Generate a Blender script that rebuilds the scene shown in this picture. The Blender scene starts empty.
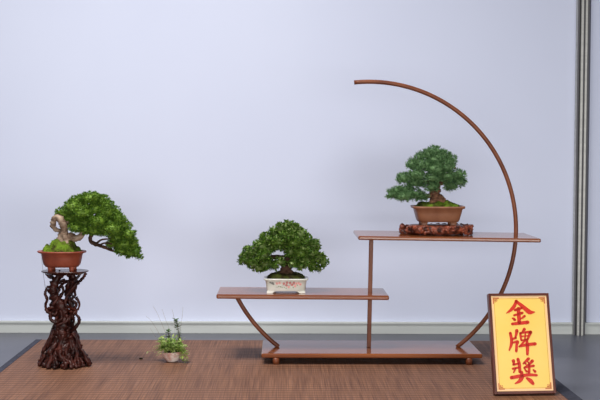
import bpy, bmesh, math, random
from mathutils import Vector, Matrix, noise
R = math.radians
sc = bpy.context.scene
COL = sc.collection

# ------------------------------------------------------------------ camera
F = 1200.0                      # focal length in pixels of a 600x400 frame
H = 0.7267                      # eye height above the mat
YAW, PITCH, ROLL = 17/F, 52/F, R(0.28)
cam = bpy.data.cameras.new('camera')
cam.sensor_width = 36.0
cam.lens = F/600*36.0
cam.clip_end = 60
camo = bpy.data.objects.new('camera', cam)
COL.objects.link(camo)
CM = Matrix.Rotation(-YAW, 3, 'Z') @ Matrix.Rotation(math.pi/2-PITCH, 3, 'X') @ Matrix.Rotation(ROLL, 3, 'Z')
camo.matrix_world = Matrix.Translation((0, 0, H)) @ CM.to_4x4()
sc.camera = camo

def ray(u, v):
    return CM @ Vector(((u-300)/F, (200-v)/F, -1))
def P(u, v, Y):                 # where a sight line meets the upright plane at distance Y
    d = ray(u, v)
    return Vector((0, 0, H)) + d*(Y/d.y)

# ------------------------------------------------------------------ mesh helpers
class MB:
    def __init__(s): s.v = []; s.f = []; s.m = []; s.smooth = []
    def add(s, vs, fs, mi=0, sm=False):
        o = len(s.v); s.v += [tuple(x) for x in vs]
        for f in fs:
            s.f.append([i+o for i in f]); s.m.append(mi); s.smooth.append(sm)
    def box(s, a, b, mi=0):
        x0, y0, z0 = a; x1, y1, z1 = b
        s.add([(x0,y0,z0),(x1,y0,z0),(x1,y1,z0),(x0,y1,z0),(x0,y0,z1),(x1,y0,z1),(x1,y1,z1),(x0,y1,z1)],
              [(0,3,2,1),(4,5,6,7),(0,1,5,4),(1,2,6,5),(2,3,7,6),(3,0,4,7)], mi)
    def tube(s, pts, rad, seg=8, mi=0, bump=0):
        pts = [Vector(p) for p in pts]; n = len(pts)
        if not hasattr(rad, '__len__'): rad = [rad]*n
        t0 = (pts[1]-pts[0]).normalized()
        a = Vector((0,0,1)) if abs(t0.z) < .9 else Vector((1,0,0))
        nrm = (a - t0*a.dot(t0)).normalized()
        vs = []
        for i in range(n):
            t = (pts[min(i+1,n-1)]-pts[max(i-1,0)]).normalized()
            nrm = (nrm - t*nrm.dot(t))
            nrm = nrm.normalized() if nrm.length > 1e-6 else t.orthogonal().normalized()
            b = t.cross(nrm)
            for k in range(seg):
                an = 2*math.pi*k/seg
                q = pts[i] + (nrm*math.cos(an)+b*math.sin(an))*rad[i]
                if bump:
                    q += (q-pts[i])*(bump*noise.noise(q*160))
                vs.append(q)
        fs = []
        for i in range(n-1):
            for k in range(seg):
                k2 = (k+1) % seg
                fs.append((i*seg+k, i*seg+k2, (i+1)*seg+k2, (i+1)*seg+k))
        fs.append(tuple(range(seg-1, -1, -1))); fs.append(tuple((n-1)*seg+k for k in range(seg)))
        s.add(vs, fs, mi, True)
    def loft(s, rings, mi=0, cap0=True, cap1=True, sm=True):
        n = len(rings[0]); vs = [p for r in rings for p in r]; fs = []
        for i in range(len(rings)-1):
            for k in range(n):
                k2 = (k+1) % n
                fs.append((i*n+k, i*n+k2, (i+1)*n+k2, (i+1)*n+k))
        if cap0: fs.append(tuple(range(n-1, -1, -1)))
        if cap1: fs.append(tuple((len(rings)-1)*n+k for k in range(n)))
        s.add(vs, fs, mi, sm)
    def blob(s, c, r, sub=2, amp=.15, fr=3.0, mi=0, seed=0):
        bm = bmesh.new(); bmesh.ops.create_icosphere(bm, subdivisions=sub, radius=1)
        off = Vector((seed*3.1, seed*1.7, seed*.9)); vs = []
        for v in bm.verts:
            k = 1+amp*noise.noise(v.co*fr+off)
            vs.append((c[0]+v.co.x*r[0]*k, c[1]+v.co.y*r[1]*k, c[2]+v.co.z*r[2]*k))
        s.add(vs, [[v.index for v in f.verts] for f in bm.faces], mi, True); bm.free()
    def leaf(s, p, d, up, L, W, mi=0, fold=.25):
        d = d.normalized(); sd = d.cross(up)
        sd = sd.normalized() if sd.length > 1e-4 else d.orthogonal().normalized()
        n = sd.cross(d)
        s.add([p, p+d*L*.5+sd*W*.5+n*W*fold, p+d*L, p+d*L*.5-sd*W*.5+n*W*fold], [(0,1,2),(0,2,3)], mi)
    def build(s, name, mats, parent=None, origin=None, bevel=0, bseg=2, auto=False):
        if not isinstance(mats, (list, tuple)): mats = [mats]
        me = bpy.data.meshes.new(name)
        o0 = Vector(origin) if origin is not None else (parent.location if parent else Vector((0,0,0)))
        root = parent
        if parent is not None:
            o0 = WORLD[parent.name]
        me.from_pydata([tuple(Vector(v)-o0) for v in s.v], [], s.f)
        for m in mats: me.materials.append(m)
        me.polygons.foreach_set('material_index', s.m)
        me.polygons.foreach_set('use_smooth', s.smooth)
        me.update()
        ob = bpy.data.objects.new(name, me); COL.objects.link(ob)
        if parent is not None: ob.parent = parent
        else: ob.location = o0
        WORLD[ob.name] = o0
        if bevel:
            b = ob.modifiers.new('bevel', 'BEVEL'); b.width = bevel; b.segments = bseg; b.limit_method = 'ANGLE'
        return ob
WORLD = {}

def cat(pts, per=6):            # smooth curve through points (tuples of any length)
    out = []; n = len(pts)
    for i in range(n-1):
        p0, p1, p2, p3 = pts[max(i-1,0)], pts[i], pts[i+1], pts[min(i+2,n-1)]
        for j in range(per):
            t = j/per
            out.append(tuple(.5*((2*b)+(-a+c)*t+(2*a-5*b+4*c-d)*t*t+(-a+3*b-3*c+d)*t**3) for a,b,c,d in zip(p0,p1,p2,p3)))
    out.append(tuple(pts[-1])); return out
def ctube(mb, pts4, seg=8, per=6, mi=0, bump=0):     # (x,y,z,r) control points
    c = cat(pts4, per); mb.tube([p[:3] for p in c], [max(p[3], .0003) for p in c], seg, mi, bump)

def empty(name, loc, label, category, group=None, rz=0):
    o = bpy.data.objects.new(name, None); COL.objects.link(o); o.location = loc
    o.empty_display_size = .05
    o['label'] = label; o['category'] = category
    if group: o['group'] = group
    WORLD[o.name] = Vector(loc); return o
def structure(o): o['kind'] = 'structure'; return o

# ------------------------------------------------------------------ materials
def srgb(r, g, b):
    f = lambda c: (c/255/12.92) if c/255 <= .04045 else ((c/255+.055)/1.055)**2.4
    return (f(r), f(g), f(b), 1)
def mat(name, col, rough=.5, spec=.5, col2=None, scale=(20,20,20), lo=.35, hi=.65, bump=0, bscale=None, metal=0, coat=0, detail=4, island=None):
    m = bpy.data.materials.new(name); m.use_nodes = True; nt = m.node_tree; N = nt.nodes; L = nt.links
    b = N['Principled BSDF']; b.inputs['Roughness'].default_value = rough
    b.inputs['Specular IOR Level'].default_value = spec; b.inputs['Metallic'].default_value = metal
    b.inputs['Base Color'].default_value = col
    if coat:
        b.inputs['Coat Weight'].default_value = coat; b.inputs['Coat Roughness'].default_value = .06
    out = None
    if col2 is not None or bump:
        tc = N.new('ShaderNodeTexCoord'); mp = N.new('ShaderNodeMapping'); mp.inputs['Scale'].default_value = scale
        nz = N.new('ShaderNodeTexNoise'); nz.inputs['Scale'].default_value = 1; nz.inputs['Detail'].default_value = detail
        L.new(tc.outputs['Object'], mp.inputs['Vector']); L.new(mp.outputs['Vector'], nz.inputs['Vector'])
        if col2 is not None:
            rp = N.new('ShaderNodeValToRGB'); rp.color_ramp.elements[0].position = lo; rp.color_ramp.elements[1].position = hi
            rp.color_ramp.elements[0].color = col; rp.color_ramp.elements[1].color = col2
            L.new(nz.outputs['Fac'], rp.inputs['Fac']); L.new(rp.outputs['Color'], b.inputs['Base Color'])
        if bump:
            bp = N.new('ShaderNodeBump'); bp.inputs['Strength'].default_value = bump; bp.inputs['Distance'].default_value = .002
            L.new(nz.outputs['Fac'], bp.inputs['Height']); L.new(bp.outputs['Normal'], b.inputs['Normal'])
    return m
def leafmat(name, cols, trans=.25, rough=.5, spec=.3):
    m = bpy.data.materials.new(name); m.use_nodes = True; nt = m.node_tree; N = nt.nodes; L = nt.links
    b = N['Principled BSDF']; b.inputs['Roughness'].default_value = rough; b.inputs['Specular IOR Level'].default_value = spec
    g = N.new('ShaderNodeNewGeometry'); rp = N.new('ShaderNodeValToRGB')
    els = rp.color_ramp.elements
    while len(els) < len(cols): els.new(.5)
    for i, c in enumerate(cols):
        els[i].position = i/(len(cols)-1); els[i].color = c
    L.new(g.outputs['Random Per Island'], rp.inputs['Fac']); L.new(rp.outputs['Color'], b.inputs['Base Color'])
    t = N.new('ShaderNodeBsdfTranslucent'); L.new(rp.outputs['Color'], t.inputs['Color'])
    mx = N.new('ShaderNodeMixShader'); mx.inputs['Fac'].default_value = trans
    L.new(b.outputs['BSDF'], mx.inputs[1]); L.new(t.outputs['BSDF'], mx.inputs[2])
    L.new(mx.outputs['Shader'], N['Material Output'].inputs['Surface'])
    return m

M = {}
M['wall'] = mat('wall_paint', srgb(210,216,238), .8, .1, srgb(215,221,242), (.8,.8,.8))
M['floor'] = mat('floor_vinyl', srgb(84,86,96), .38, .45, srgb(98,99,108), (3,3,3))
M['alu'] = mat('brushed_aluminium', srgb(170,170,166), .42, .5, srgb(182,182,178), (2,2,90), metal=.2)
M['alushade'] = mat('groove_shade_dark', srgb(46,46,48), .7, .3)  # darkest groove shade of the post, painted as a colour
M['slotshade'] = mat('slot_shade_grey', srgb(96,95,100), .6, .3)  # mid-grey painted shade for the recessed sides of the post
M['rail'] = mat('painted_rail', srgb(202,206,204), .5, .3, srgb(194,198,196), (3,3,40))
M['binding'] = mat('mat_binding', srgb(50,51,62), .8, .2, srgb(66,67,80), (60,60,60))
M['lacquer'] = mat('lacquered_wood', srgb(110,56,30), .12, .75, srgb(150,87,48), (2.5,45,45), .3, .75)
M['rod'] = mat('rod_wood', srgb(102,52,30), .4, .3, srgb(136,78,48), (14,14,14), .3, .75)
M['rosewood'] = mat('root_wood', srgb(30,12,11), .42, .25, srgb(74,32,24), (30,30,30), .35, .7, bump=.35)
M['burl'] = mat('burl_wood', srgb(52,20,15), .42, .35, srgb(160,82,56), (60,60,60), .38, .68, bump=.3)
M['board'] = mat('dark_board', srgb(40,20,16), .2, .5, srgb(62,32,26), (8,60,8))
M['redclay'] = mat('red_clay', srgb(128,58,40), .45, .4, srgb(150,74,52), (25,25,25))
M['brownclay'] = mat('brown_clay', srgb(128,82,58), .42, .4, srgb(150,100,72), (22,22,22))
M['porcelain'] = mat('white_glaze', srgb(226,224,216), .18, .5, srgb(206,208,196), (26,26,26), .4, .7)
M['paintred'] = mat('red_enamel', srgb(178,96,90), .3, .5)
M['paintpink'] = mat('pink_enamel', srgb(216,150,140), .3, .5)
M['paintdark'] = mat('grey_enamel', srgb(92,88,82), .3, .5)
M['paintgreen'] = mat('green_enamel', srgb(128,140,104), .3, .5)
M['moss'] = mat('moss', srgb(56,52,24), .95, .1, srgb(98,124,36), (42,42,42), .38, .6, bump=1)
M['darkmoss'] = mat('dark_moss', srgb(44,36,24), .95, .1, srgb(70,78,30), (60,60,60), .4, .65, bump=1)
M['palebark'] = mat('pale_bark', srgb(104,80,64), .8, .2, srgb(182,160,140), (30,30,60), .35, .65, bump=.6)
M['darkbark'] = mat('dark_bark', srgb(48,34,27), .85, .2, srgb(86,62,48), (40,40,80), .35, .65, bump=.8)
M['redbark'] = mat('pine_bark', srgb(76,50,38), .85, .2, srgb(140,100,76), (60,60,90), .35, .65, bump=1)
M['juniper'] = leafmat('juniper_leaves', [srgb(48,80,22), srgb(84,120,34), srgb(124,156,54), srgb(62,98,30), srgb(98,132,40)], .15)
M['broad'] = leafmat('small_broad_leaves', [srgb(46,76,22), srgb(78,114,36), srgb(114,146,58), srgb(58,92,30), srgb(160,178,108)], .18, .45, .3)
M['pine'] = leafmat('pine_needles', [srgb(50,86,52), srgb(82,120,74), srgb(122,156,104), srgb(64,102,62)], .2)
M['fern'] = leafmat('fern_leaves', [srgb(104,142,54), srgb(166,192,96), srgb(204,220,146), srgb(126,162,72)], .3)
M['lime'] = leafmat('pale_sprig', [srgb(150,178,80), srgb(184,204,116)], .3)
M['darkleaf'] = leafmat('dark_leaves', [srgb(70,100,60), srgb(104,134,88)], .2)
M['stem'] = mat('stem', srgb(104,72,60), .7, .2)
M['straw'] = mat('dry_stem', srgb(150,140,128), .8, .2)
M['soil'] = mat('soil', srgb(34,30,22), .95, .1, srgb(56,50,34), (90,90,90), bump=1)
M['quartz'] = mat('pink_marble', srgb(196,150,138), .4, .5, srgb(232,218,210), (40,40,40), .4, .6)
M['cord'] = mat('pale_cord', srgb(150,150,160), .6, .3)
M['frame'] = mat('frame_wood', srgb(82,36,27), .3, .5, srgb(100,48,36), (10,10,10))
M['gold'] = mat('gold_card', srgb(252,210,104), .28, .5, srgb(251,216,118), (7,7,7))
M['border'] = mat('pale_border', srgb(248,204,150), .4, .5)
M['line'] = mat('border_line', srgb(196,140,66), .4, .5)
M['ornament'] = mat('corner_fret', srgb(200,112,56), .4, .5)
M['red'] = mat('red_lettering', srgb(212,44,22), .4, .4)
M['cardback'] = mat('backing_board', srgb(70,50,40), .8, .2)

# woven reed mat: reeds run away from the viewer, stitched across by rows of thread
def reedmat():
    m = bpy.data.materials.new('reed_weave'); m.use_nodes = True; nt = m.node_tree; N = nt.nodes; L = nt.links
    b = N['Principled BSDF']; b.inputs['Roughness'].default_value = .62; b.inputs['Specular IOR Level'].default_value = .3
    tc = N.new('ShaderNodeTexCoord')
    def nz(scale, det=3):
        mp = N.new('ShaderNodeMapping'); mp.inputs['Scale'].default_value = scale
        n = N.new('ShaderNodeTexNoise'); n.inputs['Scale'].default_value = 1; n.inputs['Detail'].default_value = det
        L.new(tc.outputs['Object'], mp.inputs['Vector']); L.new(mp.outputs['Vector'], n.inputs['Vector']); return n
    reed = nz((330, 4, 1), 2); pat = nz((24, 1.6, 1), 3)
    rp = N.new('ShaderNodeValToRGB'); rp.color_ramp.elements[0].position = .32; rp.color_ramp.elements[1].position = .7
    rp.color_ramp.elements[0].color = srgb(92,59,44); rp.color_ramp.elements[1].color = srgb(152,108,82)
    mixf = N.new('ShaderNodeMath'); mixf.operation = 'MULTIPLY_ADD'; mixf.inputs[1].default_value = .72
    sc2 = N.new('ShaderNodeMath'); sc2.operation = 'MULTIPLY'; sc2.inputs[1].default_value = .28
    L.new(pat.outputs['Fac'], sc2.inputs[0]); L.new(reed.outputs['Fac'], mixf.inputs[0]); L.new(sc2.outputs[0], mixf.inputs[2])
    L.new(mixf.outputs[0], rp.inputs['Fac'])
    wv = N.new('ShaderNodeTexWave'); wv.bands_direction = 'Y'; wv.inputs['Scale'].default_value = 9.5
    wv.inputs['Distortion'].default_value = .25; wv.inputs['Detail'].default_value = 1
    L.new(tc.outputs['Object'], wv.inputs['Vector'])
    wr = N.new('ShaderNodeValToRGB'); wr.color_ramp.elements[0].position = .0; wr.color_ramp.elements[1].position = .35
    wr.color_ramp.elements[0].color = (.5,.48,.48,1); wr.color_ramp.elements[1].color = (1,1,1,1)
    L.new(wv.outputs['Fac'], wr.inputs['Fac'])
    mu = N.new('ShaderNodeMix'); mu.data_type = 'RGBA'; mu.blend_type = 'MULTIPLY'; mu.inputs[0].default_value = 1
    L.new(rp.outputs['Color'], mu.inputs[6]); L.new(wr.outputs['Color'], mu.inputs[7]); L.new(mu.outputs[2], b.inputs['Base Color'])
    bp = N.new('ShaderNodeBump'); bp.inputs['Strength'].default_value = .4; bp.inputs['Distance'].default_value = .0015
    L.new(reed.outputs['Fac'], bp.inputs['Height']); L.new(bp.outputs['Normal'], b.inputs['Normal'])
    return m
M['reed'] = reedmat()

# ------------------------------------------------------------------ setting
FZ = -.005                       # floor; the mat on it tops out at z = 0
WY = 4.72                        # face of the partition wall
b = MB(); b.box((-3.2,-1.5,FZ-.06),(3.2,WY+.06,FZ)); structure(b.build('floor', M['floor']))
b = MB(); b.box((-3.2,WY,FZ),(1.165,WY+.05,2.6)); structure(b.build('wall_back', M['wall']))
b = MB(); b.box((1.205,WY-.003,FZ),(3.2,WY+.047,2.6)); structure(b.build('wall_right', M['wall']))
for nm, xa, xb in (('baseboard_back',-3.2,1.147),('baseboard_right',1.1925,3.2)):
    b = MB()
    b.box((xa,WY-.016,FZ),(xb,WY-.0002,FZ+.040)); b.box((xa,WY-.021,FZ+.040),(xb,WY-.0002,FZ+.047))
    structure(b.build(nm, M['rail'], bevel=.001))
# grooved aluminium post between the two wall panels
px0, px1 = 1.147, 1.1925; yf = WY-.045
prof = [(px0,WY+.02),(px0,yf+.016),(px0+.0110,yf+.016),(px0+.0110,yf),(px0+.0195,yf),(px0+.0195,yf+.012),(px0+.0272,yf+.012),(px0+.0272,yf),
        (px0+.0350,yf),(px0+.0350,yf+.014),(px1,yf+.014),(px1,WY+.02)]
b = MB(); b.loft([[Vector((x,y,z)) for x,y in prof] for z in (FZ, 2.6)], sm=False)
for y0_, x0_, x1_, mi_ in ((yf+.012,px0+.0005,px0+.0065,2),(yf+.010,px0+.0065,px0+.0108,1),(yf+.008,px0+.0197,px0+.0270,2),(yf+.010,px0+.0352,px1-.0005,2)):
    b.box((x0_,y0_,FZ),(x1_,y0_+.0039,2.6),mi_)              # dark strips in the slots: groove shade put into the colour
tr = structure(b.build('trim_1', [M['alu'], M['alushade'], M['slotshade']]))

# ------------------------------------------------------------------ reed mat
def ground(u, v, z=0):
    d = ray(u, v); return Vector((0,0,H)) + d*((z-H)/d.z)
bl = ground(36, 339.6); fl = ground(0, 367.6)
br = Vector((bl.x + 1.785, bl.y+.004, 0)); e = ground(577.5, 396)
# straight side edges carried to the front edge of the mat
yfr = 3.02
dl = (fl-bl)/(fl.y-bl.y); Lf = bl + dl*(yfr-bl.y)
rb = ground(557, 380); dr = (e-rb)/(e.y-rb.y); Rb = e + dr*(bl.y-e.y); Rf = e + dr*(yfr-e.y)
mat_root = empty('reed_mat', ((bl.x+Rb.x)/2, 3.8, 0), 'brown woven reed floor mat with dark cloth side bindings under the whole display', 'mat')
bw_l, bw_r = .022, .042
def quad_slab(name, a, b_, c, d, z0, z1, m, bev):
    q = MB(); q.loft([[Vector((p.x,p.y,z)) for p in (a,b_,c,d)] for z in (z0,z1)], sm=False)
    return q.build(name, m, mat_root, bevel=bev)
X = Vector((1,0,0))
quad_slab('woven_field', Lf+X*bw_l, Rf-X*bw_r, Rb-X*bw_r, bl+X*bw_l, FZ, 0, M['reed'], 0)
o = quad_slab('edge_binding', Lf, Lf+X*bw_l, bl+X*bw_l, bl, FZ, .0012, M['binding'], .0006); o['label'] = 'dark cloth edge binding'
o = quad_slab('edge_binding', Rf-X*bw_r, Rf, Rb, Rb-X*bw_r, FZ, .0012, M['binding'], .0006); o['label'] = 'dark cloth edge binding'

# ------------------------------------------------------------------ display shelf
YF, YB, YM = 4.0, 4.283, 4.14
shelf = empty('display_shelf', (P(369,360,YM).x, YM, 0), 'three-tier reddish brown wooden bonsai display shelf with a tall half-moon arc', 'shelf')
def board(u0, v0, u1, v1, yf, yb, th):
    a = P(u0, v0, yf); c = P(u1, v1, yf)
    q = MB(); dx = c-a
    ring = lambda p: [p+Vector((0,0,-th)), p, p+Vector((0,yb-yf,0)), p+Vector((0,yb-yf,-th))]
    q.loft([ring(a), ring(c)], sm=False)
    q.build('shelf_board', M['lacquer'], shelf, bevel=.0045, bseg=3)
    return a, c
ua, uc = board(358.3, 236, 541.2, 238.7, YF, YB, .0135)
ma, mc = board(216.3, 294.3, 389.2, 295.7, 4.03, 4.25, .0155)
ba, bc = board(261.3, 353.6, 482.6, 354.0, YF, YB, .0150)
def topz(a, c, x): return a.z + (c.z-a.z)*(x-a.x)/(c.x-a.x)
RAD = 148.2/F*YM; cc = P(368.6, 230, YM)
def arc(a0, a1, n=60):
    return [cc+Vector((math.cos(a0+(a1-a0)*i/n)*RAD, 0, math.sin(a0+(a1-a0)*i/n)*RAD)) for i in range(n+1)]
zb = topz(ba, bc, cc.x+.2)
a_low = -math.asin((cc.z-zb)/RAD)
q = MB(); q.tube(arc(a_low, R(96.0), 90), .0075, 12); q.build('arc_rod', M['rod'], shelf)
zmid = topz(ma, mc, cc.x-RAD*.87)-.0155
q = MB(); q.tube(arc(math.pi+math.asin((cc.z-zmid)/RAD), math.pi+math.asin((cc.z-zb)/RAD), 30), .0075, 12); q.build('arc_rod', M['rod'], shelf)
# post: from the lower board through the middle one up to the top one
pt = P(371.2, 243, YM); pb = P(368.8, 350, YM); pt.z = topz(ua, uc, pt.x)-.0135; pb.z = topz(ba, bc, pb.x)
q = MB(); w = .0072
q.loft([[p+Vector((sx*w, sy*w, 0)) for sx,sy in ((-1,-1),(1,-1),(1,1),(-1,1))] for p in (pb, pt)], sm=False)
q.build('post', M['rod'], shelf, bevel=.002)
for u in (276, 468.5):
    for yy in (YF+.0095, YB-.028):
        x = P(u, 360, YF+.02).x; z1 = topz(ba, bc, x)-.0150; q = MB()
        q.loft([[Vector((x+r*math.cos(k*math.pi/8), yy+r*math.sin(k*math.pi/8), z)) for k in range(16)] for r, z in ((.0108,0),(.0116,z1*.5),(.0108,z1))], sm=True)
        q.build('foot', M['rod'], shelf)

# ------------------------------------------------------------------ pots
def superring(cx, cy, z, a, bq, n=2.0, seg=40):
    out = []
    for k in range(seg):
        t = 2*math.pi*k/seg; c, s_ = math.cos(t), math.sin(t)
        out.append(Vector((cx+a*math.copysign(abs(c)**(2/n), c), cy+bq*math.copysign(abs(s_)**(2/n), s_), z)))
    return out
def pot(root, cx, cy, prof_, asp, n, m, inner, zsoil):
    """prof_: (half width, z) from the bottom up; asp: depth over width"""
    q = MB(); rings = [superring(cx, cy, z, a, a*asp, n) for a, z in prof_]
    at, zt = prof_[-1]
    rings += [superring(cx, cy, zt, at-inner, (at*asp)-inner, n), superring(cx, cy, zsoil-.004, at-inner*1.4, (at*asp)-inner*1.4, n)]
    q.loft(rings)
    return q.build('pot', m, root)
def mound(root, cx, cy, a, bq, z, h, n, m, name='moss', seed=1, lump=.25, cone=False):
    q = MB(); rings = []
    for i in range(9):
        t = i/8; r = math.cos(t*math.pi/2)**.8 if i < 8 else .02
        zz = z+h*math.sin(t*math.pi/2)
        if cone: r = (1-t)**.72 if i < 8 else .02; zz = z+h*t
        rg = superring(cx, cy, zz, a*r, bq*r, n+(2-n)*t, 36)
        if i: rg = [p+Vector((0,0,h*lump*noise.noise(p*45+Vector((seed,0,0))))) for p in rg]
        rings.append(rg)
    q.loft(rings); rnd = random.Random(seed)
    for k in range(500):                                    # moss tufts
        an = rnd.uniform(0, 2*math.pi); rr = math.sqrt(rnd.random())*.97; t = math.acos(min(1, rr**1.25))/(math.pi/2)
        p = Vector((cx+a*rr*math.cos(an), cy+bq*rr*math.sin(an), z+h*(1-rr**1.39 if cone else math.sin(t*math.pi/2))))
        q.leaf(p-Vector((0,0,.001)), Vector((rnd.uniform(-.6,.6), rnd.uniform(-.6,.6), 1)), Vector((rnd.uniform(-1,1),rnd.uniform(-1,1),.1)), rnd.uniform(.003,.006), .003)
    return q.build(name, m, root)

def fill_leaves(mb, rnd, c, r, n, kind, mi=0):
    for _ in range(n):
        d = Vector((rnd.gauss(0,1), rnd.gauss(0,1), rnd.gauss(0,1))).normalized()
        k = rnd.uniform(.72, 1.0)*(1+.16*noise.noise(d*3+Vector(c)*40))
        p = Vector((c[0]+d.x*r[0]*k, c[1]+d.y*r[1]*k, c[2]+d.z*r[2]*k))
        out = Vector((d.x/r[0], d.y/r[1], d.z/r[2])).normalized()
        if kind == 'juniper':
            for j in range(6):
                dd = out*.8+Vector((rnd.uniform(-1,1), rnd.uniform(-1,1), rnd.uniform(-.5,1.1)))
                mb.leaf(p, dd, Vector((rnd.uniform(-1,1),rnd.uniform(-1,1),1)), rnd.uniform(.005,.011), rnd.uniform(.0022,.0042), mi)
        elif kind == 'broad':
            for j in range(4):
                dd = out*.5+Vector((rnd.uniform(-1,1), rnd.uniform(-1,1), rnd.uniform(-.5,.9)))
                mb.leaf(p, dd, Vector((rnd.uniform(-.6,.6),rnd.uniform(-.6,.6),1)), rnd.uniform(.009,.014), rnd.uniform(.006,.009), mi, .15)
        else:
            ax = (out+Vector((0,0,.9))).normalized()
            for j in range(9):
                dd = ax+Vector((rnd.uniform(-1,1), rnd.uniform(-1,1), rnd.uniform(-1,1)))*.95
                mb.leaf(p, dd, Vector((rnd.uniform(-1,1),rnd.uniform(-1,1),.3)), rnd.uniform(.009,.015), rnd.uniform(.0013,.0022), mi, 0)
def pads(root, spec, Y, kind, m, dens, seed, core=.78, deep=1.25, down=0):
    rnd = random.Random(seed); s = Y/F
    for i, (u, v, ru, rv, dy) in enumerate(spec):
        c = P(u, v+down, Y+dy); r = (ru*s, max(ru, rv)*s*deep, rv*s); q = MB()
        q.blob(c, [x*core for x in r], 2, .35, 3.5, 0, seed+i)
        area = (ru*rv+ru*ru*deep+rv*ru*deep)*s*s*1e4
        fill_leaves(q, rnd, c, r, int(area*dens), kind)
        q.build('foliage_pad', m, root)

# ------------------------------------------------------------------ juniper on the tall root stand
SY = 3.965; s4 = SY/F
top_z = P(65, 270.5, SY).z
stand = empty('root_stand', (P(64,366,SY).x, SY, 0), 'tall dark red-brown stand of tangled roots at the left end of the mat', 'plant stand')
q = MB(); cxt = P(65, 271, SY).x
q.loft([superring(cxt, SY, z, a, a*.8, 2.3, 44) for a, z in ((.058,top_z-.012),(.068,top_z-.007),(.0775,top_z-.003),(.0765,top_z))], sm=False)
q.build('top_board', M['board'], stand, bevel=.0008)
profile = [(271,65,17),(277,64,13),(284,62.5,12.5),(292,62,13),(300,63,14),(308,63,14),(316,63.5,13),(324,64,12.5),(332,64,13),(340,64,14),(350,64,18),(358,64,22),(366,64,26)]
def prof_at(v):
    for (v0,c0,r0),(v1,c1,r1) in zip(profile, profile[1:]):
        if v0 <= v <= v1:
            t = (v-v0)/(v1-v0); return c0+(c1-c0)*t, r0+(r1-r0)*t
    return profile[-1][1:]
rnd = random.Random(11)
def colpt(v, ang, k):
    c, r = prof_at(v); p = P(c, v, SY)
    return Vector((p.x+math.cos(ang)*r*k*s4, SY-math.sin(ang)*r*k*s4*.85, p.z))
# heavy S-shaped trunk
q = MB()
path = [(272,62,4),(279,57,3.6),(286,53.5,4.2),(293,53,4.5),(299,56,4.8),(305,61,5.2),(312,64.5,5.4),(318,65,5),(325,63,5),(333,61,5.5),(342,62,7),(352,63,10),(360,63,11)]
ctube(q, [tuple(P(u,v,SY-.012))+(r*s4,) for v,u,r in path], 12, 5, bump=1.0)
path = [(272,70,2.4),(280,75,2.4),(288,74,2.4),(296,68,3),(303,71,3),(312,73.5,2.4),(322,69,3),(331,67,4.5),(342,68,6),(352,69,7)]
ctube(q, [tuple(P(u,v,SY+.015))+(r*s4,) for v,u,r in path], 10, 5, bump=1.0)
for i in range(30):
    v, u, r = rnd.choice(path if i % 2 else [(300,57,4),(306,62,5),(313,65,5),(318,65,5),(288,53,4),(294,54,4),(330,62,5),(280,57,3)])
    q.blob(P(u+rnd.uniform(-3,3), v+rnd.uniform(-4,4), SY+rnd.uniform(-.03,.02)), [rnd.uniform(1.2,2.6)*s4 for _ in range(3)], 2, .6, 3, 0, i)
q.build('root_trunk', M['rosewood'], stand)
for i in range(9):                                           # thin roots winding round the column
    a0 = rnd.uniform(0, 6.28); da = rnd.choice((-1,1))*rnd.uniform(1.5, 3.6)
    v0 = rnd.choice((274, 280, 295, 303)); v1 = rnd.choice((325, 330, 340, 322)); n = 10; pts = []
    for k in range(n):
        v = v0+(v1-v0)*k/(n-1); kk = .75+rnd.uniform(-.35, .3)
        pts.append(tuple(colpt(v, a0+da*k/(n-1)+rnd.uniform(-.5,.5), kk))+(s4*rnd.uniform(.9, 1.7),))
    q = MB(); ctube(q, pts, 7, 5, bump=.8); q.build('root_strand', M['rosewood'], stand)
for pts in ([(48,286),(45,293),(47,299),(45.5,306),(48,312),(55,314),(58,308)], [(50,312),(51,320),(57,322),(62,317),(60,310)], [(57,322),(53,328),(52,336)],
            [(76,297),(79.5,305),(76,313),(79.5,320),(76,327),(71,331)], [(49,274),(54,279),(52,286),(48,291)], [(46,273),(50,277),(57,279),(62,284)],
            [(86,273),(82,279),(77,283),(72,289),(67,295)], [(80,274),(76,279),(70,282),(66,287)], [(62,286),(63,292),(60,297),(58,302)], [(74,288),(75,295),(71,299),(66,300)],
            [(70,300),(76,303),(74,310),(70,315)], [(56,333),(51,340),(48,348)], [(72,330),(77,338),(78,346)]):
    dy = rnd.uniform(-.03,.012)
    q = MB(); ctube(q, [tuple(P(u,v,SY+dy+rnd.uniform(-.006,.006)))+(rnd.uniform(1.2,1.8)*s4,) for u,v in pts], 8, 6, bump=.7); q.build('root_strand', M['rosewood'], stand)
for i in range(40):                                          # knobbly splayed feet of the stand
    a = 2*math.pi*i/40+rnd.uniform(-.12,.12); v0 = rnd.uniform(326, 353); ro = rnd.choice((.8,.92,1.0,1.04))
    if i in (0, 1, 39): ro = 1.1
    re = 23.4*s4*ro; p0 = colpt(v0, a, .8); c = P(64, 366, SY).x; rr = rnd.uniform(1.7, 2.9)*s4
    end = Vector((c+math.cos(a)*re, SY-math.sin(a)*re*.85, rr*.9)); n = 5; pts = []
    for k in range(n):
        t = k/(n-1); p = p0.lerp(end, t)
        if 0 < k < n-1: p += Vector((rnd.uniform(-.011,.011), rnd.uniform(-.009,.009), -.006*math.sin(t*3.14)+rnd.uniform(-.008,.008)))
        p.z = max(p.z, rr*.95); pts.append(tuple(p)+(rr*rnd.uniform(.55,1.15),))
    pts[-1] = tuple(end)+(rr*.85,)
    q = MB(); ctube(q, pts, 8, 5, bump=1.0)
    q.blob(end+Vector((0,0,rr*.1)), [rr*.98]*3, 2, .3, 3, 0, i)
    q.build('root', M['rosewood'], stand)
q = MB()                                                      # knotted heart of the base
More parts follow.
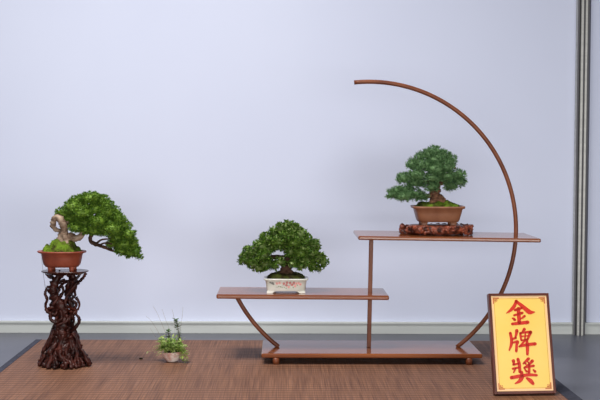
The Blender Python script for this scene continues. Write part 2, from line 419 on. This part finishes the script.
for i in range(46):
    a = rnd.uniform(0, 6.28); v = rnd.uniform(330, 358); p = colpt(v, a, rnd.uniform(.4,.85))
    q.blob(p, [rnd.uniform(2.2,4.2)*s4 for _ in range(3)], 2, .7, 3.2, 0, i)
q.build('root_base', M['rosewood'], stand)

jun = empty('bonsai', (P(61.5,268,SY).x, SY, top_z), 'bonsai with sweeping bright green foliage and a twisted pale trunk on the tall root stand', 'bonsai', None)
jx = P(62.0, 258, SY).x
zz = lambda v: P(61.5, v, SY-.035).z
tz = top_z
pot(jun, jx, SY, [(.048, tz+.0125), (.054, tz+.0135), (.0610, tz+.022), (.0660, tz+.044), (.0685, tz+.057), (.0785, tz+.060), (.0812, tz+.0635), (.0795, tz+.0655)], .74, 2.2, M['redclay'], .010, tz+.057)
for sx in (-1, 1):
    for sy in (-1, 1):
        q = MB(); fx = jx+sx*.034 + (.002 if sx > 0 else 0); fy = SY+sy*.026
        q.loft([[Vector((fx+a*math.cos(k*math.pi/6), fy+a*.8*math.sin(k*math.pi/6), z)) for k in range(12)] for a, z in ((.0085,tz),(.0075,tz+.006),(.010,tz+.0145))])
        q.build('foot', M['redclay'], jun)
mound(jun, jx, SY, .067, .048, tz+.058, .056, 2.2, M['moss'], seed=4, lump=.5, cone=True)
q = MB()
tp = lambda L_, dy=0: [tuple(P(u,v,SY+dy+ (e_[0] if e_ else 0)))+(r*s4,) for u,v,r,*e_ in L_]
ctube(q, tp([(60,246,5.5),(62,238,5),(64,231,4.2,-.006),(63,224,3.8,-.012),(58.5,217.5,3.4,-.014),(54.5,219,3,-.01),(53,225,2.6,-.004),(55.5,229.5,2.3,.006),(60,231,2,.014)], -.005), 10, 6, bump=.5)
ctube(q, tp([(66,240,4),(70,236,3.6),(76,238.5,3.2,-.012),(81,236,3,-.012),(83,230,2.6,-.008),(80,224,2.2,0)], -.008), 10, 6, bump=.5)
ctube(q, tp([(63,226,3.5),(69,220,3.2),(78,214,2.6),(90,210,2),(103,212,1.4)], .01), 8, 6, bump=.4)
ctube(q, tp([(68,246,2.6),(66,240,3),(64,233,3)], -.016), 8, 5, bump=.4)
q.build('trunk', M['palebark'], jun)
q = MB()
ctube(q, tp([(93,226,2),(91.5,234,1.9),(90.5,240,2.1),(95,244,1.9),(102,246.5,1.6),(111,250,1.2),(120,253,.8)], -.005), 8, 6, bump=.4)
ctube(q, tp([(96,244,1.2),(101,240,1),(107,239,.8),(113,238,.6)], .0), 7, 6)
ctube(q, tp([(99,245.5,1.1),(105,243,.9),(112,244,.7)], -.012), 7, 6)
q.build('branch', M['darkbark'], jun)
pads(jun, [(64,212,8,6,.01),(73,205,9,6.5,-.01),(79,200,9,6,.02),(90,197,11,6,-.005),(102,200,8,6,.01),(107,205,7,6,-.01),(70,217,8,6,.012),(82,211,11,7,-.028),(95,208,10,7,.0),(107,211,8,7,-.015),(114,211,6,6,.01),(75,224,8,5.5,.02),(84,221,10,7,.008),(76,226.5,7,4,-.03),(84,228.5,8,4,-.02),(93,229,9,5,-.01),(98,220,10,7,-.03),(103,229,9,6,.005),(110,219,9,7,.01),(119,218,7,6,-.01),(113,228,10,7,-.03),(124,225,7,7,.01),(117,237,9,6,.01),(129,233,6.5,7,-.015),(112,243,7,4.5,.02),(124,243,9,6,-.005),(133,243,5.5,6.5,.0),(136,250,5.5,5,-.005),(130,252,8,4,.01),(121,250,7,4,-.01),(139,255,3.5,2.8,-.005)],
     SY, 'juniper', M['juniper'], 6.5, 21, down=1)
q = MB()
q.tube([P(41.5,252.5,SY-.03), P(42,262,SY-.035), P(43.5,276,SY-.03), P(46,292,SY-.02)], .0007, 6); q.build('tie_cord', M['cord'], jun)

# ------------------------------------------------------------------ broad-leaved bonsai in the white pot
BY = 4.115; sb = BY/F
bx = P(286, 290, BY).x; bz = topz(ma, mc, bx)
bon = empty('bonsai', (bx, BY, bz), 'bonsai with triangular dark green crown in a white painted porcelain pot on the middle shelf', 'bonsai')
hx = .0735
pp = [(.0655, bz+.0075), (.0665, bz+.010), (.0690, bz+.030), (.0705, bz+.042), (.0755, bz+.0445), (.0765, bz+.0485), (.0755, bz+.050)]
pot(bon, bx, BY, pp, .70, 7, M['porcelain'], .007, bz+.044)
for sx in (-1, 1):                                            # bracket feet at the corners
    for sy in (-1, 1):
        q = MB(); x1 = sx*.0655; y1 = sy*.0455
        shp = [(x1,0),(x1,.0085),(x1-sx*.036,.0085),(x1-sx*.024,.004),(x1-sx*.019,0)]
        if sx < 0: shp = shp[::-1]
        ya, yb_ = sorted((y1, y1-sy*.006))
        q.loft([[Vector((bx+x, BY+yy, bz+z)) for x, z in shp] for yy in (yb_, ya)], sm=False)
        q.build('foot', M['porcelain'], bon, bevel=.0008)
# painted blossom on the front face
q = MB(); rnd = random.Random(5)
def face_pt(u, w, lift=.0006):                               # u across, w up the front face
    z = bz+.012+w*.030; a = .0665+(.0705-.0665)*w
    return Vector((bx+u*a*.9, BY-a*.70-lift, z))
def dab(u, w, r, mi):
    c = face_pt(u, w); vs = [c+Vector((r*math.cos(k*.7854), 0, r*math.sin(k*.7854))) for k in range(8)]
    q.add(vs, [tuple(range(8))], mi)
for u, w, mi in ((-.12,.72,0),(.02,.55,0),(.05,.85,0),(.22,.8,0),(.33,.6,0),(.42,.82,0),(.55,.75,1),(.68,.8,1),(.78,.66,1),(-.35,.8,1),(.15,.35,1),(-.5,.75,1),(.5,.45,1)):
    for k in range(5):
        dab(u+.045*math.cos(k*1.257), w+.10*math.sin(k*1.257), .0021, mi)
    dab(u, w, .0012, 0)
for u, w in ((-.8,.8),(-.74,.72),(-.68,.68),(-.86,.86),(-.72,.82)): dab(u, w, .0030, 2)
for u, w in ((-.3,.35),(-.22,.28),(-.1,.3),(.0,.2),(-.4,.42),(.62,.55),(.4,.3)): dab(u, w, .0022, 3)
for a, c in (((-.55,.3),(.1,.5)),((.1,.5),(.7,.7))):
    q.tube([face_pt(*a, .0002), face_pt((a[0]+c[0])/2, (a[1]+c[1])/2+.06, .0002), face_pt(*c, .0002)], .0005, 5, 2)
painting = q.build('painted_blossom', [M['paintred'], M['paintpink'], M['paintdark'], M['paintgreen']], bon)
painting['label'] = 'red and pink blossom painted on the pot front'
mound(bon, bx, BY, .066, .043, bz+.045, .024, 3.2, M['darkmoss'], seed=8, lump=.4)
q = MB(); tb = lambda L_, dy=0: [tuple(P(u,v,BY+dy+(e_[0] if e_ else 0)))+(r*sb,) for u,v,r,*e_ in L_]
ctube(q, tb([(286,277,7),(286.5,271,5.2),(286,264,4.5),(288.5,257,4),(292,250,3.2),(290,242,2.6),(288,232,1.6)]), 12, 6, bump=.6)
ctube(q, tb([(279,278,2.4),(283,272,3.4),(286,265,3)], -.012), 9, 5, bump=.5)
ctube(q, tb([(294,278,2.2),(290,272,3.2),(287,266,3)], -.008), 9, 5, bump=.5)
q.build('trunk', M['darkbark'], bon)
for L_ in ([(284,258,3),(276,257,2.4),(266,258,1.8),(254,258,1.2)], [(287,260,2.6),(297,256,2.2),(308,256,1.7),(318,258,1)], [(290,247,2.2),(279,245,1.8),(266,245,1.4)], [(286,250,2),(297,245,1.6),(306,243,1)]):
    q = MB(); ctube(q, tb(L_), 8, 6, bump=.4); q.build('branch', M['darkbark'], bon)
pads(bon, [(288,226,7,4.5,0),(281,229,6,5,-.01),(295,229,6,5,.01),(275,233,7,5.5,.012),(288,235,9,6,-.025),(300,234,7,5.5,.0),(267,239,7,6,.0),(278,242,9,5.5,-.03),(294,243,9,7,-.03),(306,241,8,6.5,.01),(314,246,6,6,.0),(261,246,8,5.5,-.012),(267,249,8,4.5,.0),(273,247.5,5,3.5,-.01),(283,246.5,6,3,.01),(300,252,9,6,-.02),(311,253,8,6,-.01),(251,252,8,5.5,.0),(263,256,8,6,-.025),(290,251,6,5,-.02),(246,258,6.5,5,.0),(254,263,8,5,-.015),(267,264,7,4.5,-.02),(259,268,7,3,-.01),(318,258,7,5.5,.0),(306,261,8,5.5,-.02),(323,262,5,5,.0),(313,267,5,3.5,-.01),(301,266,5,3,-.025),(296,259,5,4,-.01),(280,262,5,3.5,-.035),(293,263,5,3.5,-.035),(275,266,4.5,3.5,-.01),(241.5,261,3,2.5,.0),(319,269,3,2,.0)],
     BY, 'broad', M['broad'], 5.0, 33)

# ------------------------------------------------------------------ burl slab and pine bonsai on the top shelf
kx = P(436, 235, YM).x; kz = topz(ua, uc, kx)
burl = empty('burl_stand', (kx, YM, kz), 'low knobbly red-brown burl slab stand on the top shelf', 'plant stand')
kh = .034; ka = 37.6*sb; kb = .088
q = MB(); rings = []
for z, f in ((kz+.003,.74),(kz+.009,.80),(kz+.024,.80),(kz+.0325,.70)):
    rg = superring(kx, YM, z, ka*f, kb*f, 2.6, 60)
    rings.append([p+Vector((.005*noise.noise(p*60), .005*noise.noise(p*60+Vector((9,0,0))), 0)) for p in rg])
q.loft(rings); q.build('slab', M['burl'], burl)
rnd = random.Random(3)
for i in range(96):                                          # gnarled knots and curled roots round the rim
    a = 2*math.pi*i/96+rnd.uniform(-.06,.06); c, s_ = math.cos(a), math.sin(a)
    px_ = kx+ka*.93*math.copysign(abs(c)**.77, c); py_ = YM+kb*.93*math.copysign(abs(s_)**.77, s_); pts = []
    tang = Vector((-s_, c, 0)); out = Vector((c, s_, 0)); q = MB()
    zc = kz+rnd.choice((.0075,.013,.019,.0245,.027)); rr = rnd.uniform(.0036,.0066); n = 4; ph = rnd.uniform(0,6.28); lr = rnd.uniform(.005,.010)
    for k in range(n):
        an = ph+k*rnd.uniform(.8,1.5)
        z_ = min(max(zc+math.sin(an)*lr*.8, kz+rr), kz+kh-rr*.7)
        w_ = tang*math.cos(an)*lr*1.3+out*rnd.uniform(-.003,.004)
        pts.append((px_+w_.x, py_+w_.y, z_, rr*rnd.uniform(.75,1.05)))
    ctube(q, pts, 7, 5, bump=.6); q.blob((pts[-1][0], pts[-1][1], pts[-1][2]), [rr*rnd.uniform(.9,1.2)]*3, 1, .3, 3, 0, i)
    q.build('knot', M['burl'], burl)
pz = kz+.0325
pot_c = P(437.6, 215, YM).x
pine = empty('bonsai', (pot_c, YM, pz), 'pine bonsai with layered blue-green needle pads in a brown rectangular pot on the top shelf', 'bonsai')
pot(pine, pot_c, YM, [(.064,pz+.012),(.0680,pz+.0125),(.0720,pz+.0185),(.0780,pz+.040),(.0825,pz+.057),(.0895,pz+.0585),(.0915,pz+.064),(.0905,pz+.066)], .76, 5.5, M['brownclay'], .008, pz+.058)
for sx in (-1, 1):
    for sy in (-1, 1):
        q = MB(); fx = pot_c+sx*.050; fy = YM+sy*.033
        q.loft([superring(fx, fy, z, a, a*.7, 4, 16) for a, z in ((.0115,pz),(.010,pz+.004),(.0135,pz+.0140))]); q.build('foot', M['brownclay'], pine)
mound(pine, pot_c, YM, .079, .055, pz+.059, .019, 3.5, M['moss'], seed=6, lump=.8)
tq = lambda L_, dy=0: [tuple(P(u,v,YM+dy+(e_[0] if e_ else 0)))+(r*sb,) for u,v,r,*e_ in L_]
q = MB(); ctube(q, tq([(438,206,8),(437.5,201,6.5),(435.5,195,5.5),(435,188,5),(437.5,180,4),(439,171,3.2),(437,160,2)]), 12, 6, bump=.7)
ctube(q, tq([(446,206,3),(442,201,4),(438,196,3.5)], -.01), 9, 5, bump=.6)
ctube(q, tq([(430,206,3),(433,201,3.6),(436,196,3.2)], -.012), 9, 5, bump=.6)
q.build('trunk', M['redbark'], pine)
for L_ in ([(434,196,3),(427,196,2.4),(417,195,2),(404,194,1.3)], [(436,186,2.6),(427,182,2),(416,180,1.5),(406,178,1)], [(438,184,2.4),(447,181,2),(456,180,1.2)], [(438,176,2.2),(428,170,1.6),(416,167,1)], [(439,172,2),(448,168,1.5),(456,168,1)]):
    q = MB(); ctube(q, tq(L_), 8, 6, bump=.5); q.build('branch', M['redbark'], pine)
pads(pine, [(435,150,8,4.5,0),(428,153.5,6.5,4.5,-.02),(443,153.5,7,4.5,.01),(420,156,5,5,.01),(436,158,9,5.5,-.03),(450,159,6.5,5.5,.0),(413,163,6.5,5.5,.0),(424,163.5,8,5.5,-.03),(446,165,7.5,5.5,-.03),(436,167.5,9,5.5,-.045),(458,173,7,5,-.01),(404,177,7,5,.0),(417,174,9,6,-.03),(415,181,8,5,-.01),(433,176.5,7.5,4.5,-.045),(432,185,7.5,4.5,-.035),(447,175,8,5.5,-.03),(459,180,6.5,5,.0),(451,184,7,4.5,-.015),(396,190.5,7.5,5,.0),(392,193,5,4,-.01),(405,189.5,8,5,.0),(404,195,8,4.2,-.025),(414,193,8,5,-.02),(422,195,6,4,-.01)],
     YM, 'pine', M['pine'], 5.2, 47, core=.78, deep=1.1, down=1.6)

# ------------------------------------------------------------------ little accent planting on the mat
AY = 4.05; sa = AY/F; ax = P(172, 358, AY).x
acc = empty('accent_plant', (ax, AY, 0), 'small accent planting of fern and grass in a pink marbled bowl on the mat', 'potted plant')
q = MB(); zt = .034
rings = []
for a, z in ((.012,.0),(.019,.003),(.027,.014),(.032,.026),(.033,zt)):
    rings.append([p+Vector((0,0,.002*(p.x-ax)/.03)) if z else p for p in superring(ax, AY, z, a, a*.8, 2.2, 28)])
rings.append(superring(ax, AY, zt, .029, .023, 2.2, 28)); rings.append(superring(ax, AY, zt-.006, .027, .021, 2.2, 28))
for r_ in rings[1:5]:
    for k, p in enumerate(r_): r_[k] = p+Vector((.0025*noise.noise(p*50), .0025*noise.noise(p*50+Vector((5,0,0))), 0))
q.loft(rings, sm=False); q.build('bowl', M['quartz'], acc)
mound(acc, ax, AY, .026, .020, zt-.005, .014, 2.2, M['soil'], 'soil', seed=12)
rnd = random.Random(17)
q = MB()
for i in range(84):                                          # fern fronds
    a = rnd.uniform(0, 6.28); ln = rnd.uniform(.040,.078); lift = rnd.uniform(.3, 2.2)
    p0 = Vector((ax+rnd.uniform(-.022,.018), AY+rnd.uniform(-.012,.012), zt+.004)); d = Vector((math.cos(a), math.sin(a)*.8, lift)).normalized()
    prev = p0
    for k in range(1, 8):
        t = k/7; p = p0+d*ln*t+Vector((0,0,-.030*t*t))
        if p.z < .008: p.z = .008
        ax_ = (p-prev).normalized(); sd = ax_.cross(Vector((0,0,1)))
        sd = sd.normalized() if sd.length > 1e-4 else Vector((1,0,0))
        for sg in (-1, 1): q.leaf(p, ax_*.5+sd*sg+Vector((0,0,rnd.uniform(-.2,.5))), Vector((0,0,1)), rnd.uniform(.010,.016)*(1.1-.5*t), .0075, 0, .1)
        prev = p
for i in range(190):
    p0 = Vector((ax+rnd.uniform(-.042,.034), AY+rnd.uniform(-.02,.02), zt+rnd.uniform(.0,.055)*(1-rnd.random()*.5)))
    q.leaf(p0, Vector((rnd.uniform(-1,1), rnd.uniform(-1,1), rnd.uniform(0,1))), Vector((0,0,1)), rnd.uniform(.010,.017), .009, 0, .1)
q.build('foliage', M['fern'], acc)
q = MB()
for i in range(16):                                          # pale sprig trailing over the right side
    p0 = Vector((ax+.024+rnd.uniform(-.008,.008), AY-.016+rnd.uniform(-.006,.006), zt+.012))
    e_ = Vector((ax+rnd.uniform(.030,.058), AY-.022+rnd.uniform(-.012,.012), rnd.uniform(.004,.030)))
    m_ = p0.lerp(e_, .5)+Vector((.006,0,.012)); c_ = cat([tuple(p0),tuple(m_),tuple(e_)], 4)
    for j, p in enumerate(c_[1:]):
        d_ = Vector(c_[j+1])-Vector(c_[j])
        for k in range(2): q.leaf(Vector(p), d_.normalized()*.4+Vector((rnd.uniform(-1,1),rnd.uniform(-1,1),rnd.uniform(-.3,.6))), Vector((0,0,1)), .009, .004, 0)
q.build('trailing_sprig', M['lime'], acc)
q = MB(); pth = cat([tuple(P(178,349,AY)),tuple(P(179.5,338,AY)),tuple(P(178,329,AY)),tuple(P(176.5,320,AY))], 6)
q.tube([Vector(p) for p in pth], .0011, 6)
st = q.build('stem', M['stem'], acc); q = MB()
for k, p in enumerate(pth):
    if k < 5: continue
    for j in range(4):
        a = rnd.uniform(0, 6.28); q.leaf(Vector(p), Vector((math.cos(a), math.sin(a), .4)), Vector((0,0,1)), rnd.uniform(.013,.020) if k > 11 else .011, .010, 0, .1)
q.build('leaf_whorl', M['darkleaf'], st)
q = MB(); pth = cat([tuple(P(170,350,AY)),tuple(P(169,340,AY)),tuple(P(168.5,331,AY))], 5); q.tube([Vector(p) for p in pth], .001, 6); st = q.build('stem', M['stem'], acc); q = MB()
for k, p in enumerate(pth[3:]):
    for j in range(4):
        a = rnd.uniform(0, 6.28); q.leaf(Vector(p), Vector((math.cos(a), math.sin(a), .5)), Vector((0,0,1)), .015, .010, 0, .1)
q.build('leaf_whorl', M['darkleaf'], st)
for pts in ([(168,350),(160,335),(152,322),(146,316)], [(169,350),(165,332),(158,315),(153,306)], [(171,350),(170,332),(165,318),(162,309)], [(173,350),(175,332),(174,318),(172,309)], [(175,350),(180,330),(182,318),(183,307)], [(167,350),(158,340),(150,328)]):
    q = MB(); dy = rnd.uniform(-.02,.02); c_ = cat([tuple(P(u,v,AY+dy)) for u,v in pts], 5)
    q.tube([Vector(p) for p in c_], [.0006-.0003*i/len(c_) for i in range(len(c_))], 5); q.build('grass_stem', M['straw'], acc)

# scrap lying on the mat
g = ground(141, 359.3); q = MB()
q.blob((g.x, g.y, .0028), (.007,.004,.0028), 2, .5, 3)
o = q.build('leaf_scrap', M['soil'], origin=(g.x, g.y, 0)); o['label'] = 'tiny dark leaf scrap lying on the mat left of the pink bowl'; o['category'] = 'leaf'

# ------------------------------------------------------------------ gold award plaque leaning back on an easel leg
LEAN = R(16.5); TH = .022
A = ground(495.0, 394.4, TH*math.sin(LEAN)); B = ground(556.4, 393.3, TH*math.sin(LEAN))
wx = (B-A); W = wx.length; wx.normalize(); nrm = Vector((wx.y, -wx.x, 0))       # towards the viewer
up = Vector((0,0,1))*math.cos(LEAN)-nrm*math.sin(LEAN); fn = wx.cross(up).normalized()
if fn.dot(nrm) < 0: fn = -fn
dtop = ray(518, 293.2); den = dtop.dot(fn); tt = (A-Vector((0,0,H))).dot(fn)/den
HT = ((Vector((0,0,H))+dtop*tt)-A).dot(up)
sgn = empty('award_plaque', Vector(((A+B).x/2, (A+B).y/2+.03, 0)), 'dark-framed golden award plaque with three red characters at the right end of the mat', 'sign')
def S(x, y, z=0): return A+wx*x+up*y+fn*z                  # plaque coordinates
def slab(q, x0, y0, x1, y1, z0, z1, mi=0):
    vs = [S(x,y,z) for z in (z0,z1) for x,y in ((x0,y0),(x1,y0),(x1,y1),(x0,y1))]
    q.add(vs, [(0,3,2,1),(4,5,6,7),(0,1,5,4),(1,2,6,5),(2,3,7,6),(3,0,4,7)], mi)
fw = .0075
q = MB(); e0 = TH*math.sin(LEAN)*.0
slab(q, 0, 0, fw, HT, -TH, 0); slab(q, W-fw, 0, W, HT, -TH, 0); slab(q, fw, 0, W-fw, fw*1.15, -TH, 0); slab(q, fw, HT-fw, W-fw, HT, -TH, 0)
q.build('frame', M['frame'], sgn, bevel=.0012)
q = MB(); slab(q, fw, fw, W-fw, HT-fw, -.012, -.003); q.build('face_panel', M['gold'], sgn)
q = MB(); slab(q, fw, fw, W-fw, HT-fw, -TH+.002, -.0122); q.build('backing', M['cardback'], sgn)
q = MB(); x0, y0, x1, y1 = fw, fw*1.15, W-fw, HT-fw; bw = .0065
for r_ in ((x0,y0,x0+bw,y1),(x1-bw,y0,x1,y1),(x0+bw,y0,x1-bw,y0+bw),(x0+bw,y1-bw,x1-bw,y1)): slab(q, *r_, -.003, -.0027, 0)
lw = .0011; i0 = bw+.0018
for r_ in ((x0+i0,y0+i0,x0+i0+lw,y1-i0),(x1-i0-lw,y0+i0,x1-i0,y1-i0),(x0+i0,y0+i0,x1-i0,y0+i0+lw),(x0+i0,y1-i0-lw,x1-i0,y1-i0)): slab(q, *r_, -.003, -.0027, 1)
q.build('border', [M['border'], M['line']], sgn)
for cx_, cy_, sx, sy in ((x0,y0,1,1),(x1,y0,-1,1),(x0,y1,1,-1),(x1,y1,-1,-1)):
    q = MB()
    for (a0,b0,a1,b1) in ((.005,.005,.024,.0085),(.005,.005,.0085,.024),(.0105,.0105,.019,.0135),(.0105,.0105,.0135,.019),(.0155,.0155,.018,.018)):
        xs = sorted((cx_+sx*a0, cx_+sx*a1)); ys = sorted((cy_+sy*b0, cy_+sy*b1)); slab(q, xs[0], ys[0], xs[1], ys[1], -.0028, -.0023)
    o = q.build('corner_ornament', M['ornament'], sgn)
def on_plaque(u, v):
    d = ray(u, v); t = (S(0,0,-.0022)-Vector((0,0,H))).dot(fn)/d.dot(fn); return Vector((0,0,H))+d*t
CHARS = [
 (295, [[(200,72,26),(168,140,34),(122,190,26),(78,220,8)], [(192,74,26),(250,118,34),(320,178,42),(362,208,42),(418,206,12)], [(180,182,24),(225,170,28),(264,158,22)], [(170,246,20),(220,232,24),(270,216,26)], [(222,165,34),(228,240,36),(232,332,36)], [(150,280,14),(165,288,24),(180,300,26)], [(298,254,24),(272,275,20),(248,292,10)], [(148,350,26),(230,342,32),(336,330,34)]]),
 (325, [[(125,98,28),(140,180,30),(135,240,28),(112,305,14)], [(203,68,34),(196,112,26),(186,152,20)], [(145,172,20),(190,156,24)], [(150,216,18),(212,202,28),(202,240,26),(198,316,26)], [(295,50,30),(270,88,18)], [(246,100,22),(250,140,22),(258,186,18)], [(245,98,20),(310,88,22),(372,86,32)], [(370,88,32),(352,130,26),(335,172,22)], [(265,137,14),(345,130,14)], [(262,186,16),(332,174,18)], [(308,92,14),(301,180,16)], [(300,182,20),(270,226,20),(235,256,10)], [(235,260,20),(320,240,30),(425,228,32)], [(324,190,26),(332,260,34),(332,356,24)]]),
 (355, [[(218,50,30),(235,120,32),(240,205,28)], [(163,70,34),(168,112,20)], [(160,118,20),(230,102,20)], [(155,166,22),(230,150,20)], [(187,165,20),(165,212,14)], [(345,45,30),(312,76,24),(280,106,14)], [(392,72,32),(352,112,24),(290,152,12)], [(292,88,16),(312,108,20)], [(335,82,14),(348,98,16)], [(292,156,18),(350,142,22),(408,130,24)], [(354,112,18),(354,160,24),(350,212,28)], [(302,172,16),(322,200,22)], [(404,180,16),(425,200,28)], [(138,274,34),(250,254,34),(350,240,30),(444,245,24)], [(262,205,28),(264,268,42),(236,316,34),(184,346,12)], [(328,282,24),(368,310,40),(400,346,30)]])]
kpx = 45/545
for v0, strokes in CHARS:
    q = MB()
    for st_ in strokes:
        c_ = cat(st_, 8); Lp, Rp = [], []
        for i, (x, y, w_) in enumerate(c_):
            a_ = c_[max(i-1,0)]; d_ = c_[min(i+1,len(c_)-1)]; tx, ty = d_[0]-a_[0], d_[1]-a_[1]; l_ = math.hypot(tx,ty) or 1
            nx, ny = -ty/l_*w_*.64, tx/l_*w_*.64
            Lp.append((x+nx,y+ny)); Rp.append((x-nx,y-ny))
        pts = Lp+Rp[::-1]; n = len(c_)
        q.add([on_plaque(500+x*kpx, v0+y*kpx) for x,y in pts], [(i, i+1, 2*n-2-i, 2*n-1-i) for i in range(n-1)])
        for (x,y,w_) in (c_[0], c_[-1]):
            q.add([on_plaque(500+(x+w_*.63*math.cos(k*.628))*kpx, v0+(y+w_*.63*math.sin(k*.628))*kpx) for k in range(10)], [tuple(range(10))])
    o = q.build('character', M['red'], sgn); o['label'] = 'red brush-written character'
q = MB()                                                      # easel leg behind
t1 = S(W/2, HT*.72, -TH); foot = Vector((t1.x, t1.y, 0))-nrm*.05
for_w = wx*.03
q.add([t1-for_w, t1+for_w, foot+for_w, foot-for_w]+[p-nrm*.004 for p in (t1-for_w, t1+for_w, foot+for_w, foot-for_w)],
      [(0,1,2,3),(7,6,5,4),(0,4,5,1),(1,5,6,2),(2,6,7,3),(3,7,4,0)])
q.build('easel_leg', M['cardback'], sgn)

# ------------------------------------------------------------------ light
w = bpy.data.worlds.new('World'); sc.world = w; w.use_nodes = True
bg = w.node_tree.nodes['Background']; bg.inputs['Color'].default_value = (.93,.95,1,1); bg.inputs['Strength'].default_value = .22
def area(name, loc, target, sx, sy, power, col):
    l = bpy.data.lights.new(name, 'AREA'); l.shape = 'RECTANGLE'; l.size = sx; l.size_y = sy; l.energy = power; l.color = col
    o = bpy.data.objects.new(name, l); COL.objects.link(o); o.location = loc
    o.rotation_euler = (Vector(target)-Vector(loc)).to_track_quat('-Z','Y').to_euler()
    return o
lt = area('overhead_fill_light', (-.7, 2.9, 3.3), (-.35, 3.7, 0), 1.6, 1.0, 74, (1,.98,.95)); lt.data.spread = R(95)  # added overhead fill for top shading, spread narrowed to spare the wall
area('front_fill_light', (.75, -1.1, .65), (.35, 4.7, .3), 4.8, 1.2, 275, (1,.985,.965))  # added low fill to brighten the lower wall, like daylight from an open front
vs = sc.view_settings
sc.display_settings.display_device = 'sRGB'
vs.view_transform = 'Standard'; vs.look = 'None'; vs.exposure = -.87; vs.gamma = 1; vs.use_curve_mapping = False
